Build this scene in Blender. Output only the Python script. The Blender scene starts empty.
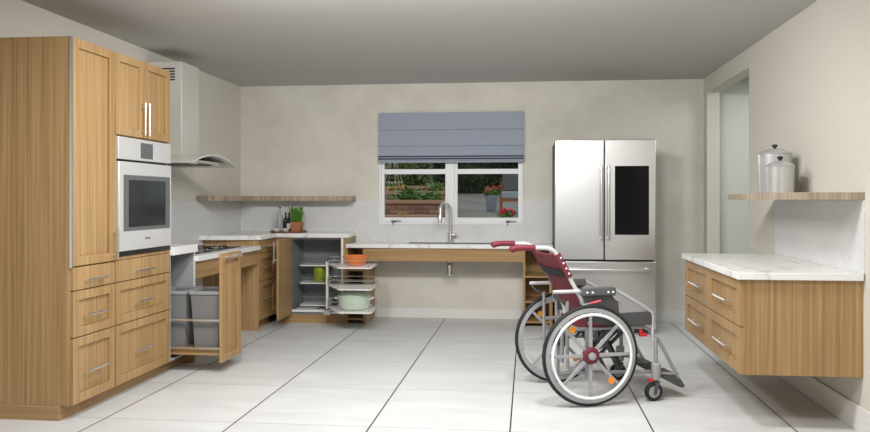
import bpy, bmesh, math, random
from mathutils import Vector, Matrix
random.seed(7)
PI = math.pi
scene = bpy.context.scene
COL = scene.collection

# ------------------------------------------------------------------ materials
def new_mat(name):
    m = bpy.data.materials.new(name); m.use_nodes = True
    nt = m.node_tree
    return m, nt, nt.nodes['Principled BSDF']

def lin(r, g, b):
    f = lambda v: (v/255/12.92) if v/255 <= .04045 else ((v/255+.055)/1.055)**2.4
    return (f(r), f(g), f(b), 1)

def plain(name, col, rough=.5, metal=0.0, spec=.5, bump=0, bscale=200):
    m, nt, b = new_mat(name)
    b.inputs['Base Color'].default_value = col
    b.inputs['Roughness'].default_value = rough
    b.inputs['Metallic'].default_value = metal
    b.inputs['Specular IOR Level'].default_value = spec
    if bump:
        tc = nt.nodes.new('ShaderNodeTexCoord'); n = nt.nodes.new('ShaderNodeTexNoise')
        n.inputs['Scale'].default_value = bscale
        bp = nt.nodes.new('ShaderNodeBump'); bp.inputs['Strength'].default_value = bump
        bp.inputs['Distance'].default_value = .002
        nt.links.new(tc.outputs['Object'], n.inputs['Vector'])
        nt.links.new(n.outputs['Fac'], bp.inputs['Height'])
        nt.links.new(bp.outputs['Normal'], b.inputs['Normal'])
    return m

def ramp(nt, stops):
    r = nt.nodes.new('ShaderNodeValToRGB')
    e = r.color_ramp.elements
    while len(e) < len(stops): e.new(.5)
    for i, (p, c) in enumerate(stops):
        e[i].position = p; e[i].color = c
    return r

def wood(name, axis, cols, rough=.42, fine=60, long=.8):
    m, nt, b = new_mat(name)
    tc = nt.nodes.new('ShaderNodeTexCoord'); mp = nt.nodes.new('ShaderNodeMapping')
    s = [fine, fine, fine]; s['xyz'.index(axis)] = long
    mp.inputs['Scale'].default_value = s
    nt.links.new(tc.outputs['Object'], mp.inputs['Vector'])
    n1 = nt.nodes.new('ShaderNodeTexNoise'); n1.inputs['Scale'].default_value = 1.0
    n1.inputs['Detail'].default_value = 5; n1.inputs['Roughness'].default_value = .62
    n1.inputs['Distortion'].default_value = .35
    nt.links.new(mp.outputs['Vector'], n1.inputs['Vector'])
    mp2 = nt.nodes.new('ShaderNodeMapping')
    s2 = [4.5, 4.5, 4.5]; s2['xyz'.index(axis)] = .25
    mp2.inputs['Scale'].default_value = s2
    nt.links.new(tc.outputs['Object'], mp2.inputs['Vector'])
    n2 = nt.nodes.new('ShaderNodeTexNoise'); n2.inputs['Scale'].default_value = 1.0
    n2.inputs['Detail'].default_value = 2
    nt.links.new(mp2.outputs['Vector'], n2.inputs['Vector'])
    mx = nt.nodes.new('ShaderNodeMix'); mx.data_type = 'FLOAT'; mx.inputs['Factor'].default_value = .28
    nt.links.new(n1.outputs['Fac'], mx.inputs['A']); nt.links.new(n2.outputs['Fac'], mx.inputs['B'])
    r = ramp(nt, [(.34, cols[0]), (.5, cols[1]), (.66, cols[2])])
    nt.links.new(mx.outputs['Result'], r.inputs['Fac'])
    nt.links.new(r.outputs['Color'], b.inputs['Base Color'])
    b.inputs['Roughness'].default_value = rough
    b.inputs['Specular IOR Level'].default_value = .35
    bp = nt.nodes.new('ShaderNodeBump'); bp.inputs['Strength'].default_value = .08; bp.inputs['Distance'].default_value = .002
    nt.links.new(n1.outputs['Fac'], bp.inputs['Height']); nt.links.new(bp.outputs['Normal'], b.inputs['Normal'])
    return m

OAK = (lin(138,107,70), lin(168,135,92), lin(187,155,111))
M = {}
for a in 'xyz': M['oak_'+a] = wood('oak_'+a, a, OAK)
GREY = (lin(134,118,100), lin(172,156,136), lin(198,184,164))
M['greyoak'] = wood('grey_oak', 'z', GREY, fine=38, long=1.2)
M['greyoak_y'] = wood('grey_oak_y', 'z', GREY, fine=30, long=1.2)
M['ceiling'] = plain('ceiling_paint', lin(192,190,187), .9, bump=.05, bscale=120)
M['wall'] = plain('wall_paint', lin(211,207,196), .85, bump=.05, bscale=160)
M['hall'] = plain('hall_paint', lin(204,208,201), .85)
M['white'] = plain('white_paint', lin(236,237,238), .45)
M['base'] = plain('baseboard_paint', lin(228,226,222), .5)
M['inner'] = plain('cabinet_interior', lin(168,171,174), .5)
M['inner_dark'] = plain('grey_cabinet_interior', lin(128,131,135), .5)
M['inner_wood'] = plain('cabinet_inner_wood', lin(120,86,50), .6)
M['chrome'] = plain('chrome', (.86,.86,.85,1), .16, 1)
M['nickel'] = plain('brushed_nickel', (.80,.79,.77,1), .3, 1)
M['white_metal'] = plain('white_metal', lin(236,236,234), .35)
M['black'] = plain('black', (.012,.012,.013,1), .35)
M['blackglass'] = plain('black_glass', (.006,.006,.007,1), .08, 0, .15)
M['ovenglass'] = plain('oven_glass', (.016,.017,.018,1), .1, 0, .25)
M['greytrim'] = plain('oven_grey_trim', lin(94,96,96), .3)
M['display'] = plain('display_glass', lin(96,98,98), .2)
M['bin'] = plain('bin_plastic', lin(122,123,125), .5)
M['binrim'] = plain('bin_rim', lin(150,152,154), .45)
M['orange'] = plain('orange_glaze', lin(222,128,66), .3)
M['mint'] = plain('mint_enamel', lin(196,210,192), .2)
M['green'] = plain('green_ceramic', lin(148,158,44), .3)
M['limegreen'] = plain('lime_ceramic', lin(128,170,46), .3)
M['terra'] = plain('terracotta', lin(172,112,72), .7, bump=.2, bscale=90)
M['leaf'] = plain('herb_leaf', lin(84,140,40), .55)
M['soil'] = plain('soil', lin(60,46,36), .95, bump=.5, bscale=60)
M['clearbottle'] = plain('pale_glass_bottle', lin(176,178,178), .08)
M['darkbottle'] = plain('dark_glass_bottle', lin(36,34,30), .08)
M['label'] = plain('paper_label', lin(226,222,212), .6)
M['porcelain'] = plain('porcelain', lin(240,240,238), .25)
M['tyre'] = plain('tyre_rubber', lin(30,30,31), .7)
M['silver'] = plain('silver_paint', lin(158,159,161), .4, .3)
M['lightsilver'] = plain('light_silver_paint', lin(186,187,189), .35, .25)
M['wheelgrey'] = plain('wheel_grey_plastic', lin(160,161,163), .45)
M['rimwhite'] = plain('handrim_white', lin(238,239,240), .25)
M['tubewhite'] = plain('pale_tube_paint', lin(208,209,210), .3, .2)
M['darkgrey'] = plain('dark_grey_plastic', lin(74,75,77), .5)
M['vinyl'] = plain('grey_vinyl', lin(84,85,87), .45)
M['red'] = plain('red_plastic', lin(196,34,40), .4)
M['reflector'] = plain('orange_reflector', lin(240,146,24), .25)
M['pink'] = plain('lever_pink', lin(200,84,100), .4)
M['gridwhite'] = plain('canister_enamel', lin(200,200,199), .25, .5)
M['darkframe'] = plain('dark_frame', lin(58,58,60), .5)
M['teal'] = plain('cushion_grey', lin(150,156,162), .8)
M['chairwood'] = plain('garden_chair_wood', lin(150,90,56), .5)
M['potgrey'] = plain('grey_pot_glaze', lin(150,160,172), .4)
M['petal'] = plain('red_petals', lin(224,60,84), .6)
M['petal2'] = plain('pink_petals', lin(236,140,120), .6)
M['hedge'] = plain('hedge_leaf', lin(98,116,62), .6)
M['hedge_dark'] = plain('hedge_leaf_dark', lin(48,60,34), .7)
M['plantgreen'] = plain('vegetable_leaf', lin(92,132,62), .55)
M['yellow'] = plain('yellow_petals', lin(222,170,40), .6)
M['wire'] = plain('trellis_wire', lin(178,170,150), .6)
M['cap'] = plain('bed_cap_stone', lin(170,132,108), .8, bump=.4, bscale=30)

def steel(name, col, rough, axis='x', metal=1):
    m, nt, b = new_mat(name)
    b.inputs['Base Color'].default_value = col; b.inputs['Metallic'].default_value = metal
    tc = nt.nodes.new('ShaderNodeTexCoord'); mp = nt.nodes.new('ShaderNodeMapping')
    s = [300, 300, 300]; s['xyz'.index(axis)] = 3
    mp.inputs['Scale'].default_value = s
    n = nt.nodes.new('ShaderNodeTexNoise'); n.inputs['Scale'].default_value = 1; n.inputs['Detail'].default_value = 3
    nt.links.new(tc.outputs['Object'], mp.inputs['Vector']); nt.links.new(mp.outputs['Vector'], n.inputs['Vector'])
    mr = nt.nodes.new('ShaderNodeMapRange'); mr.inputs['To Min'].default_value = rough-.06; mr.inputs['To Max'].default_value = rough+.08
    nt.links.new(n.outputs['Fac'], mr.inputs['Value']); nt.links.new(mr.outputs['Result'], b.inputs['Roughness'])
    return m
M['steel'] = steel('stainless_steel', (.72,.715,.70,1), .31)
M['steel_y'] = steel('stainless_steel_y', (.70,.70,.69,1), .4, 'y', .4)
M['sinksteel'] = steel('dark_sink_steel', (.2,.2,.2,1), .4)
M['hoodsteel'] = steel('hood_steel', (.70,.68,.635,1), .42, 'z', .35)

def fabric(name, c1, c2, sc, rough=.9):
    m, nt, b = new_mat(name)
    tc = nt.nodes.new('ShaderNodeTexCoord'); mp = nt.nodes.new('ShaderNodeMapping')
    mp.inputs['Scale'].default_value = sc
    n = nt.nodes.new('ShaderNodeTexNoise'); n.inputs['Scale'].default_value = 1; n.inputs['Detail'].default_value = 4
    nt.links.new(tc.outputs['Object'], mp.inputs['Vector']); nt.links.new(mp.outputs['Vector'], n.inputs['Vector'])
    r = ramp(nt, [(.35, c1), (.65, c2)])
    nt.links.new(n.outputs['Fac'], r.inputs['Fac']); nt.links.new(r.outputs['Color'], b.inputs['Base Color'])
    b.inputs['Roughness'].default_value = rough
    bp = nt.nodes.new('ShaderNodeBump'); bp.inputs['Strength'].default_value = .15; bp.inputs['Distance'].default_value = .001
    nt.links.new(n.outputs['Fac'], bp.inputs['Height']); nt.links.new(bp.outputs['Normal'], b.inputs['Normal'])
    return m
M['blind'] = fabric('blind_linen', lin(150,158,173), lin(164,172,187), (160,160,260))
M['navy'] = plain('navy_band', lin(46,50,70), .9)
M['maroon'] = fabric('maroon_nylon', lin(98,30,42), lin(116,38,52), (120,120,120), .7)
M['grip'] = plain('maroon_grip', lin(112,30,46), .5, bump=.6, bscale=140)

def plaster():
    m, nt, b = new_mat('mottled_plaster')
    tc = nt.nodes.new('ShaderNodeTexCoord')
    n = nt.nodes.new('ShaderNodeTexNoise'); n.inputs['Scale'].default_value = 1.6; n.inputs['Detail'].default_value = 6; n.inputs['Roughness'].default_value = .6
    nt.links.new(tc.outputs['Object'], n.inputs['Vector'])
    r = ramp(nt, [(.3, lin(208,203,192)), (.7, lin(230,226,216))])
    nt.links.new(n.outputs['Fac'], r.inputs['Fac']); nt.links.new(r.outputs['Color'], b.inputs['Base Color'])
    b.inputs['Roughness'].default_value = .85
    n3 = nt.nodes.new('ShaderNodeTexNoise'); n3.inputs['Scale'].default_value = 7; n3.inputs['Detail'].default_value = 8
    nt.links.new(tc.outputs['Object'], n3.inputs['Vector'])
    bp = nt.nodes.new('ShaderNodeBump'); bp.inputs['Strength'].default_value = .25; bp.inputs['Distance'].default_value = .012
    nt.links.new(n3.outputs['Fac'], bp.inputs['Height']); nt.links.new(bp.outputs['Normal'], b.inputs['Normal'])
    return m
M['plaster'] = plaster()

def math_node(nt, op, a, bval=None, c=None):
    n = nt.nodes.new('ShaderNodeMath'); n.operation = op
    for i, v in enumerate((a, bval, c)):
        if v is None: continue
        if hasattr(v, 'links'): nt.links.new(v, n.inputs[i])
        else: n.inputs[i].default_value = v
    return n.outputs[0]

def floor_mat():
    m, nt, b = new_mat('floor_tile')
    tc = nt.nodes.new('ShaderNodeTexCoord'); sp = nt.nodes.new('ShaderNodeSeparateXYZ')
    nt.links.new(tc.outputs['Object'], sp.inputs[0])
    P = .7575
    def line(out, off, half):
        t = math_node(nt, 'DIVIDE', math_node(nt, 'SUBTRACT', out, off), P)
        f = math_node(nt, 'ABSOLUTE', math_node(nt, 'SUBTRACT', math_node(nt, 'FRACT', math_node(nt, 'ADD', t, 60.5)), .5))
        return math_node(nt, 'LESS_THAN', f, half/P), math_node(nt, 'FLOOR', t)
    lx, ix = line(sp.outputs['X'], -.095, .0042)
    ly, iy = line(sp.outputs['Y'], 3.727, .0024)
    cb = nt.nodes.new('ShaderNodeCombineXYZ')
    nt.links.new(ix, cb.inputs[0]); nt.links.new(iy, cb.inputs[1])
    wn = nt.nodes.new('ShaderNodeTexWhiteNoise'); nt.links.new(cb.outputs[0], wn.inputs['Vector'])
    n = nt.nodes.new('ShaderNodeTexNoise'); n.inputs['Scale'].default_value = 2.2; n.inputs['Detail'].default_value = 7; n.inputs['Roughness'].default_value = .6
    n.inputs['Distortion'].default_value = .8
    mp = nt.nodes.new('ShaderNodeMapping'); mp.inputs['Scale'].default_value = (.6, 1.6, 1); mp.inputs['Rotation'].default_value = (0,0,.5)
    vadd = nt.nodes.new('ShaderNodeVectorMath'); vadd.operation = 'MULTIPLY_ADD'
    nt.links.new(cb.outputs[0], vadd.inputs[0]); vadd.inputs[1].default_value = (3.1, 5.7, 0)
    nt.links.new(tc.outputs['Object'], vadd.inputs[2])
    nt.links.new(vadd.outputs[0], mp.inputs['Vector']); nt.links.new(mp.outputs['Vector'], n.inputs['Vector'])
    r = ramp(nt, [(.28, lin(199,200,200)), (.7, lin(218,219,219))])
    v = math_node(nt, 'MULTIPLY_ADD', wn.outputs['Value'], .12, n.outputs['Fac'])
    v2 = math_node(nt, 'SUBTRACT', v, .06)
    nt.links.new(v2, r.inputs['Fac'])
    mx = nt.nodes.new('ShaderNodeMix'); mx.data_type = 'RGBA'
    nt.links.new(ly, mx.inputs['Factor']); nt.links.new(r.outputs['Color'], mx.inputs['A']); mx.inputs['B'].default_value = lin(150,150,148)
    mx2 = nt.nodes.new('ShaderNodeMix'); mx2.data_type = 'RGBA'
    nt.links.new(lx, mx2.inputs['Factor']); nt.links.new(mx.outputs['Result'], mx2.inputs['A']); mx2.inputs['B'].default_value = lin(44,43,42)
    nt.links.new(mx2.outputs['Result'], b.inputs['Base Color'])
    b.inputs['Roughness'].default_value = .42; b.inputs['Specular IOR Level'].default_value = .3
    bp = nt.nodes.new('ShaderNodeBump'); bp.inputs['Strength'].default_value = .3; bp.inputs['Distance'].default_value = .002; bp.invert = True
    nt.links.new(math_node(nt, 'MAXIMUM', lx, ly), bp.inputs['Height']); nt.links.new(bp.outputs['Normal'], b.inputs['Normal'])
    return m
M['floor'] = floor_mat()

def chevron(name, uaxis):
    m, nt, b = new_mat(name)
    tc = nt.nodes.new('ShaderNodeTexCoord'); sp = nt.nodes.new('ShaderNodeSeparateXYZ')
    nt.links.new(tc.outputs['Object'], sp.inputs[0])
    u = sp.outputs[uaxis]; z = sp.outputs['Z']
    w = .24
    pp = math_node(nt, 'PINGPONG', math_node(nt, 'ADD', u, 30*w+.02), w)
    t = math_node(nt, 'DIVIDE', math_node(nt, 'SUBTRACT', z, pp), .042)
    f = math_node(nt, 'ABSOLUTE', math_node(nt, 'SUBTRACT', math_node(nt, 'FRACT', math_node(nt, 'ADD', t, 100)), .5))
    ln = math_node(nt, 'GREATER_THAN', f, .43)
    col = math_node(nt, 'ABSOLUTE', math_node(nt, 'SUBTRACT', math_node(nt, 'FRACT', math_node(nt, 'ADD', math_node(nt, 'DIVIDE', u, w), 30.5667)), .5))
    lc = math_node(nt, 'LESS_THAN', col, .006)
    anyl = math_node(nt, 'MAXIMUM', ln, lc)
    wn = nt.nodes.new('ShaderNodeTexWhiteNoise'); wn.noise_dimensions = '1D'
    nt.links.new(math_node(nt, 'FLOOR', math_node(nt, 'ADD', t, 100)), wn.inputs['W'])
    r = ramp(nt, [(0, lin(219,219,219)), (1, lin(227,227,226))])
    nt.links.new(wn.outputs['Value'], r.inputs['Fac'])
    mx = nt.nodes.new('ShaderNodeMix'); mx.data_type = 'RGBA'
    nt.links.new(anyl, mx.inputs['Factor']); nt.links.new(r.outputs['Color'], mx.inputs['A']); mx.inputs['B'].default_value = lin(207,207,208)
    nt.links.new(mx.outputs['Result'], b.inputs['Base Color'])
    b.inputs['Roughness'].default_value = .3
    bp = nt.nodes.new('ShaderNodeBump'); bp.inputs['Strength'].default_value = .12; bp.inputs['Distance'].default_value = .003
    nt.links.new(f, bp.inputs['Height'])
    nt.links.new(bp.outputs['Normal'], b.inputs['Normal'])
    return m
M['chev_x'] = chevron('chevron_tile_back', 'X'); M['chev_y'] = chevron('chevron_tile_side', 'Y')

def quartz():
    m, nt, b = new_mat('white_quartz')
    tc = nt.nodes.new('ShaderNodeTexCoord')
    n = nt.nodes.new('ShaderNodeTexNoise'); n.inputs['Scale'].default_value = 1.1; n.inputs['Detail'].default_value = 3; n.inputs['Distortion'].default_value = .8
    nt.links.new(tc.outputs['Object'], n.inputs['Vector'])
    d = math_node(nt, 'ABSOLUTE', math_node(nt, 'SUBTRACT', n.outputs['Fac'], .5))
    r = ramp(nt, [(0, lin(208,204,196)), (.004, lin(228,227,223)), (.014, lin(238,238,236))])
    nt.links.new(d, r.inputs['Fac']); nt.links.new(r.outputs['Color'], b.inputs['Base Color'])
    b.inputs['Roughness'].default_value = .22
    return m
M['quartz'] = quartz()

def brick():
    m, nt, b = new_mat('garden_brick')
    tc = nt.nodes.new('ShaderNodeTexCoord'); mp = nt.nodes.new('ShaderNodeMapping')
    mp.inputs['Rotation'].default_value = (PI/2, 0, 0)
    br = nt.nodes.new('ShaderNodeTexBrick'); br.inputs['Scale'].default_value = 1
    br.inputs['Color1'].default_value = lin(168,126,106); br.inputs['Color2'].default_value = lin(132,98,82); br.inputs['Mortar'].default_value = lin(74,62,54)
    br.inputs['Brick Width'].default_value = .26; br.inputs['Row Height'].default_value = .085; br.inputs['Mortar Size'].default_value = .006
    nt.links.new(tc.outputs['Object'], mp.inputs['Vector']); nt.links.new(mp.outputs['Vector'], br.inputs['Vector'])
    nt.links.new(br.outputs['Color'], b.inputs['Base Color']); b.inputs['Roughness'].default_value = .9
    return m
M['brick'] = brick()

def pave():
    m, nt, b = new_mat('patio_concrete')
    tc = nt.nodes.new('ShaderNodeTexCoord')
    n = nt.nodes.new('ShaderNodeTexNoise'); n.inputs['Scale'].default_value = 1.4; n.inputs['Detail'].default_value = 6
    nt.links.new(tc.outputs['Object'], n.inputs['Vector'])
    r = ramp(nt, [(.3, lin(106,104,99)), (.7, lin(138,136,130))])
    nt.links.new(n.outputs['Fac'], r.inputs['Fac']); nt.links.new(r.outputs['Color'], b.inputs['Base Color'])
    b.inputs['Roughness'].default_value = .9
    return m
M['pave'] = pave()

def glass():
    m = bpy.data.materials.new('window_glass'); m.use_nodes = True
    nt = m.node_tree; nt.nodes.clear()
    o = nt.nodes.new('ShaderNodeOutputMaterial'); mx = nt.nodes.new('ShaderNodeMixShader')
    t = nt.nodes.new('ShaderNodeBsdfTransparent'); t.inputs[0].default_value = (.88,.9,.89,1)
    g = nt.nodes.new('ShaderNodeBsdfGlossy'); g.inputs['Roughness'].default_value = .03
    mx.inputs[0].default_value = .008
    nt.links.new(t.outputs[0], mx.inputs[1]); nt.links.new(g.outputs[0], mx.inputs[2]); nt.links.new(mx.outputs[0], o.inputs[0])
    return m
M['glass'] = glass()

# ------------------------------------------------------------------ mesh helpers
def B(): return bmesh.new()

def box(bm, x0, x1, y0, y1, z0, z1):
    if x0 > x1: x0, x1 = x1, x0
    if y0 > y1: y0, y1 = y1, y0
    if z0 > z1: z0, z1 = z1, z0
    v = [bm.verts.new(p) for p in ((x0,y0,z0),(x1,y0,z0),(x1,y1,z0),(x0,y1,z0),(x0,y0,z1),(x1,y0,z1),(x1,y1,z1),(x0,y1,z1))]
    for f in ((3,2,1,0),(4,5,6,7),(0,1,5,4),(1,2,6,5),(2,3,7,6),(3,0,4,7)):
        bm.faces.new([v[i] for i in f])
    return bm

def tube(bm, pts, r, n=10, closed=False, cap=True):
    pts = [Vector(p) for p in pts]; N = len(pts)
    rs = r if isinstance(r, (list, tuple)) else [r]*N
    tang = []
    for i in range(N):
        if closed: t = pts[(i+1) % N]-pts[i-1]
        elif i == 0: t = pts[1]-pts[0]
        elif i == N-1: t = pts[-1]-pts[-2]
        else: t = (pts[i+1]-pts[i]).normalized()+(pts[i]-pts[i-1]).normalized()
        tang.append(t.normalized())
    up = Vector((0,0,1)) if abs(tang[0].z) < .9 else Vector((1,0,0))
    u = (up-tang[0]*up.dot(tang[0])).normalized()
    rings = []
    for i in range(N):
        u = (u-tang[i]*u.dot(tang[i])).normalized(); w = tang[i].cross(u)
        rings.append([bm.verts.new(pts[i]+(u*math.cos(2*PI*k/n)+w*math.sin(2*PI*k/n))*rs[i]) for k in range(n)])
    for i in range(N if closed else N-1):
        a, b = rings[i], rings[(i+1) % N]
        for k in range(n):
            bm.faces.new((a[k], a[(k+1) % n], b[(k+1) % n], b[k]))
    if cap and not closed:
        bm.faces.new(list(reversed(rings[0]))); bm.faces.new(rings[-1])
    return bm

def smooth_path(pts, it=2):
    pts = [Vector(p) for p in pts]
    for _ in range(it):
        q = [pts[0]]
        for a, b in zip(pts, pts[1:]): q += [a*.75+b*.25, a*.25+b*.75]
        q.append(pts[-1]); pts = q
    return pts

def lathe(bm, prof, c=(0,0,0), n=28, axis='z', cap=True):
    rings = []
    for r, h in prof:
        ring = []
        for k in range(n):
            a = 2*PI*k/n; p = (r*math.cos(a), r*math.sin(a), h)
            if axis == 'y': p = (p[0], p[2], p[1])
            if axis == 'x': p = (p[2], p[0], p[1])
            ring.append(bm.verts.new((c[0]+p[0], c[1]+p[1], c[2]+p[2])))
        rings.append(ring)
    for a, b in zip(rings, rings[1:]):
        for k in range(n):
            bm.faces.new((a[k], a[(k+1) % n], b[(k+1) % n], b[k]))
    if cap and prof[0][0] > 1e-6: bm.faces.new(list(reversed(rings[0])))
    if cap and prof[-1][0] > 1e-6: bm.faces.new(rings[-1])
    return bm

def prism(bm, outline, axis, a, b):
    """outline: 2D points in the plane across `axis`, extruded from a to b."""
    def P(u, v, t):
        return {'x': (t,u,v), 'y': (u,t,v), 'z': (u,v,t)}[axis]
    A = [bm.verts.new(P(u,v,a)) for u, v in outline]; C = [bm.verts.new(P(u,v,b)) for u, v in outline]
    n = len(outline)
    bm.faces.new(A); bm.faces.new(list(reversed(C)))
    for i in range(n): bm.faces.new((A[i], C[i], C[(i+1) % n], A[(i+1) % n]))
    return bm

def circle(c, r, n=40, plane='xz'):
    out = []
    for k in range(n):
        a = 2*PI*k/n; d = {'xz': (math.cos(a),0,math.sin(a)), 'xy': (math.cos(a),math.sin(a),0)}[plane]
        out.append((c[0]+r*d[0], c[1]+r*d[1], c[2]+r*d[2]))
    return out

ORG = {}
def link(name, bm, m, parent=None, bevel=0, smooth=35):
    bmesh.ops.recalc_face_normals(bm, faces=bm.faces)
    off = ORG[parent] if parent is not None else Vector((0,0,0))
    me = bpy.data.meshes.new(name)
    if parent is not None:
        for v in bm.verts: v.co -= off
    bm.to_mesh(me); bm.free()
    me.materials.append(M[m] if isinstance(m, str) else m)
    for p in me.polygons: p.use_smooth = True
    me.set_sharp_from_angle(angle=math.radians(smooth))
    o = bpy.data.objects.new(name, me); COL.objects.link(o)
    if parent is not None: o.parent = parent
    ORG[o] = off
    if bevel:
        b = o.modifiers.new('bevel', 'BEVEL'); b.width = bevel; b.segments = 2; b.limit_method = 'ANGLE'; b.angle_limit = math.radians(50)
    return o

def thing(name, label, cat, loc=(0,0,0), rz=0, group=None, local=False):
    o = bpy.data.objects.new(name, None); COL.objects.link(o)
    o.empty_display_size = .1
    o.location = loc; o.rotation_euler = (0,0,rz)
    ORG[o] = Vector((0,0,0)) if local else Vector(loc)
    return tag(o, label, cat, group)
def tag(o, label, cat, group=None, kind=None):
    if label: o['label'] = label
    if cat: o['category'] = cat
    if group: o['group'] = group
    if kind: o['kind'] = kind
    return o
def struct(name, bm, m, label=None, bevel=0, parent=None):
    o = link(name, bm, m, parent, bevel)
    if parent is None:
        o['kind'] = 'structure'
        if label: o['label'] = label
    return o
def solo(name, bm, m, label, cat, group=None, bevel=0, kind=None):
    """one-mesh thing, its origin put at the base of the mesh"""
    xs = [v.co.x for v in bm.verts]; ys = [v.co.y for v in bm.verts]; zs = [v.co.z for v in bm.verts]
    c = Vector(((min(xs)+max(xs))/2, (min(ys)+max(ys))/2, min(zs)))
    for v in bm.verts: v.co -= c
    o = link(name, bm, m, None, bevel); o.location = c
    ORG[o] = c
    return tag(o, label, cat, group, kind)

def dup(root, loc, rz, label, group=None):
    r = root.copy(); COL.objects.link(r); r.location = loc; r.rotation_euler = (0,0,rz)
    r['label'] = label
    if group: r['group'] = group
    for ch in list(root.children):
        c = ch.copy(); COL.objects.link(c); c.parent = r
        for g in ch.children:
            d = g.copy(); COL.objects.link(d); d.parent = c
    return r

# ------------------------------------------------------------------ room shell
XL, XR, YB, CZ, YF = -3.06, 1.75, 7.22, 2.44, -1.6
struct('floor', box(B(), XL-.12, 3.2, YF, YB+.12, -.1, 0), 'floor', 'pale grey large square floor tiles with dark grout lines')
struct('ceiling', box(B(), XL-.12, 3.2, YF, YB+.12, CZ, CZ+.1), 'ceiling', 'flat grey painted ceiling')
struct('wall_left', box(B(), XL-.12, XL, YF, YB+.12, 0, CZ), 'wall', 'beige painted wall behind the oven cabinets')
WX0, WX1, WZ0, WZ1 = -1.553, -.05, .97, 2.06
bm = B()
box(bm, XL, WX0, YB, YB+.12, 0, CZ); box(bm, WX1, XR+.12, YB, YB+.12, 0, CZ)
box(bm, WX0, WX1, YB, YB+.12, 0, WZ0); box(bm, WX0, WX1, YB, YB+.12, WZ1, CZ)
struct('wall_back', bm, 'plaster', 'mottled warm grey plaster wall around the window')
DY0, DY1, DZ = 5.773, 7.087, 2.285
bm = B()
box(bm, XR, XR+.12, YF, DY0, 0, CZ); box(bm, XR, XR+.12, DY1, YB, 0, CZ); box(bm, XR, XR+.12, DY0, DY1, DZ, CZ)
struct('wall_right', bm, 'wall', 'beige painted wall with open doorway')
struct('wall_hall', box(B(), 3.0, 3.2, YF, YB+.12, 0, CZ), 'hall', 'pale green hall wall seen through the doorway')
bm = B(); box(bm, XR+.12, 3.0, YB, YB+.12, 0, CZ); struct('wall_hall_end', bm, 'hall', 'pale green end wall of the hall')
bm = B(); box(bm, XR+.12, 3.0, 3.6, 3.72, 0, CZ); struct('wall_hall_near', bm, 'hall', 'pale green near wall of the hall')

bm = B(); PX0, PX1, PZ = .0, 1.62, 2.25  # unseen opening, placed for front daylight and a bright fridge reflection
box(bm, XL, PX0, YF-.12, YF, 0, CZ); box(bm, PX1, XR, YF-.12, YF, 0, CZ); box(bm, PX0, PX1, YF-.12, YF, PZ, CZ)
struct('wall_front', bm, 'wall', 'painted wall behind the viewer, its opening added for daylight')
bm = B()
for x in (PX0+.02, PX1-.02): box(bm, x-.02, x+.02, YF-.1, YF-.02, 0, PZ)
box(bm, PX0+.04, PX1-.04, YF-.1, YF-.02, PZ-.04, PZ)
struct('added_opening_frame', bm, 'white', 'white frame of the added daylight opening')
def basebd(x0, x1, y0, y1, h=.12):
    bm = B(); box(bm, x0, x1, y0, y1, 0, h); return bm
struct('baseboard_back', box(box(B(), -1.58, -.055, YB-.016, YB, 0, .10), 1.17, XR-.016, YB-.016, YB, 0, .115), 'base', None, .004)
struct('baseboard_right', box(B(), XR-.016, XR, YF, DY0, 0, .14), 'base', None, .004)
struct('baseboard_left', box(B(), XL, XL+.016, YF, 3.64, 0, .12), 'base', None, .004)

# tile splashbacks
TT = .008
bm = B()
SPZ = 1.217
box(bm, XL+TT, WX0-.0, YB-TT, YB, .893, SPZ)
box(bm, WX0, WX1, YB-TT, YB, .79, WZ0-.002); box(bm, WX1, .30, YB-TT, YB, .79, SPZ); box(bm, -1.80, WX0, YB-TT, YB, .79, .893)
struct('trim_1', bm, 'chev_x', 'pale grey chevron tile splashback on the back wall')
struct('trim_2', box(B(), XL, XL+TT, 4.73, YB, .80, SPZ), 'chev_y', 'pale grey tile splashback on the left wall')
struct('trim_3', box(B(), XR-TT, XR, 3.84, 5.165, .843, 1.228), 'chev_y', 'pale grey chevron tile splashback on the right wall')

# ------------------------------------------------------------------ window
def ring(bm, x0, x1, z0, z1, w, y0, y1, wt=None, wb=None):
    wt = w if wt is None else wt; wb = w if wb is None else wb
    box(bm, x0, x0+w, y0, y1, z0, z1); box(bm, x1-w, x1, y0, y1, z0, z1)
    box(bm, x0+w, x1-w, y0, y1, z0, z0+wb); box(bm, x0+w, x1-w, y0, y1, z1-wt, z1)
bm = B(); ring(bm, WX0, WX1, WZ0, WZ1, .022, YB-.012, YB+.11)
win = struct('window_1', bm, 'white', None, .003)
win['label'] = 'white two-pane casement window over the sink'
MX0, MX1 = -.828, -.758
bm = B(); box(bm, MX0, MX1, YB-.004, YB+.10, WZ0+.022, WZ1-.022); link('mullion', bm, 'white', win, .003)
def sash(x0, x1):
    bm = B(); ring(bm, x0, x1, WZ0+.022, WZ1-.022, .028, YB+.012, YB+.06, .03, .052)
    box(bm, x0+.028, x1-.028, YB+.014, YB+.058, 1.497, 1.549)
    s = link('sash', bm, 'white', win, .003)
    p = link('pane', box(B(), x0+.026, x1-.026, YB+.034, YB+.038, WZ0+.07, WZ1-.05), 'glass', s)
    return s
sl = sash(WX0+.022, MX0); sr = sash(MX1, WX1-.022)
def crank(s, xc):
    bm = B()
    box(bm, xc-.022, xc+.022, YB-.012, YB+.014, .998, 1.012)
    tube(bm, [(xc-.01,YB-.016,1.003),(xc+.05,YB-.026,1.010),(xc+.085,YB-.024,1.008)], .004, 8)
    tube(bm, [(xc,YB-.012,1.005),(xc-.003,YB-.02,.985),(xc-.004,YB-.022,.966)], .0045, 8)
    link('window_crank', bm, 'vinyl', s)
crank(sl, -1.40); crank(sr, -.205)

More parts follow.
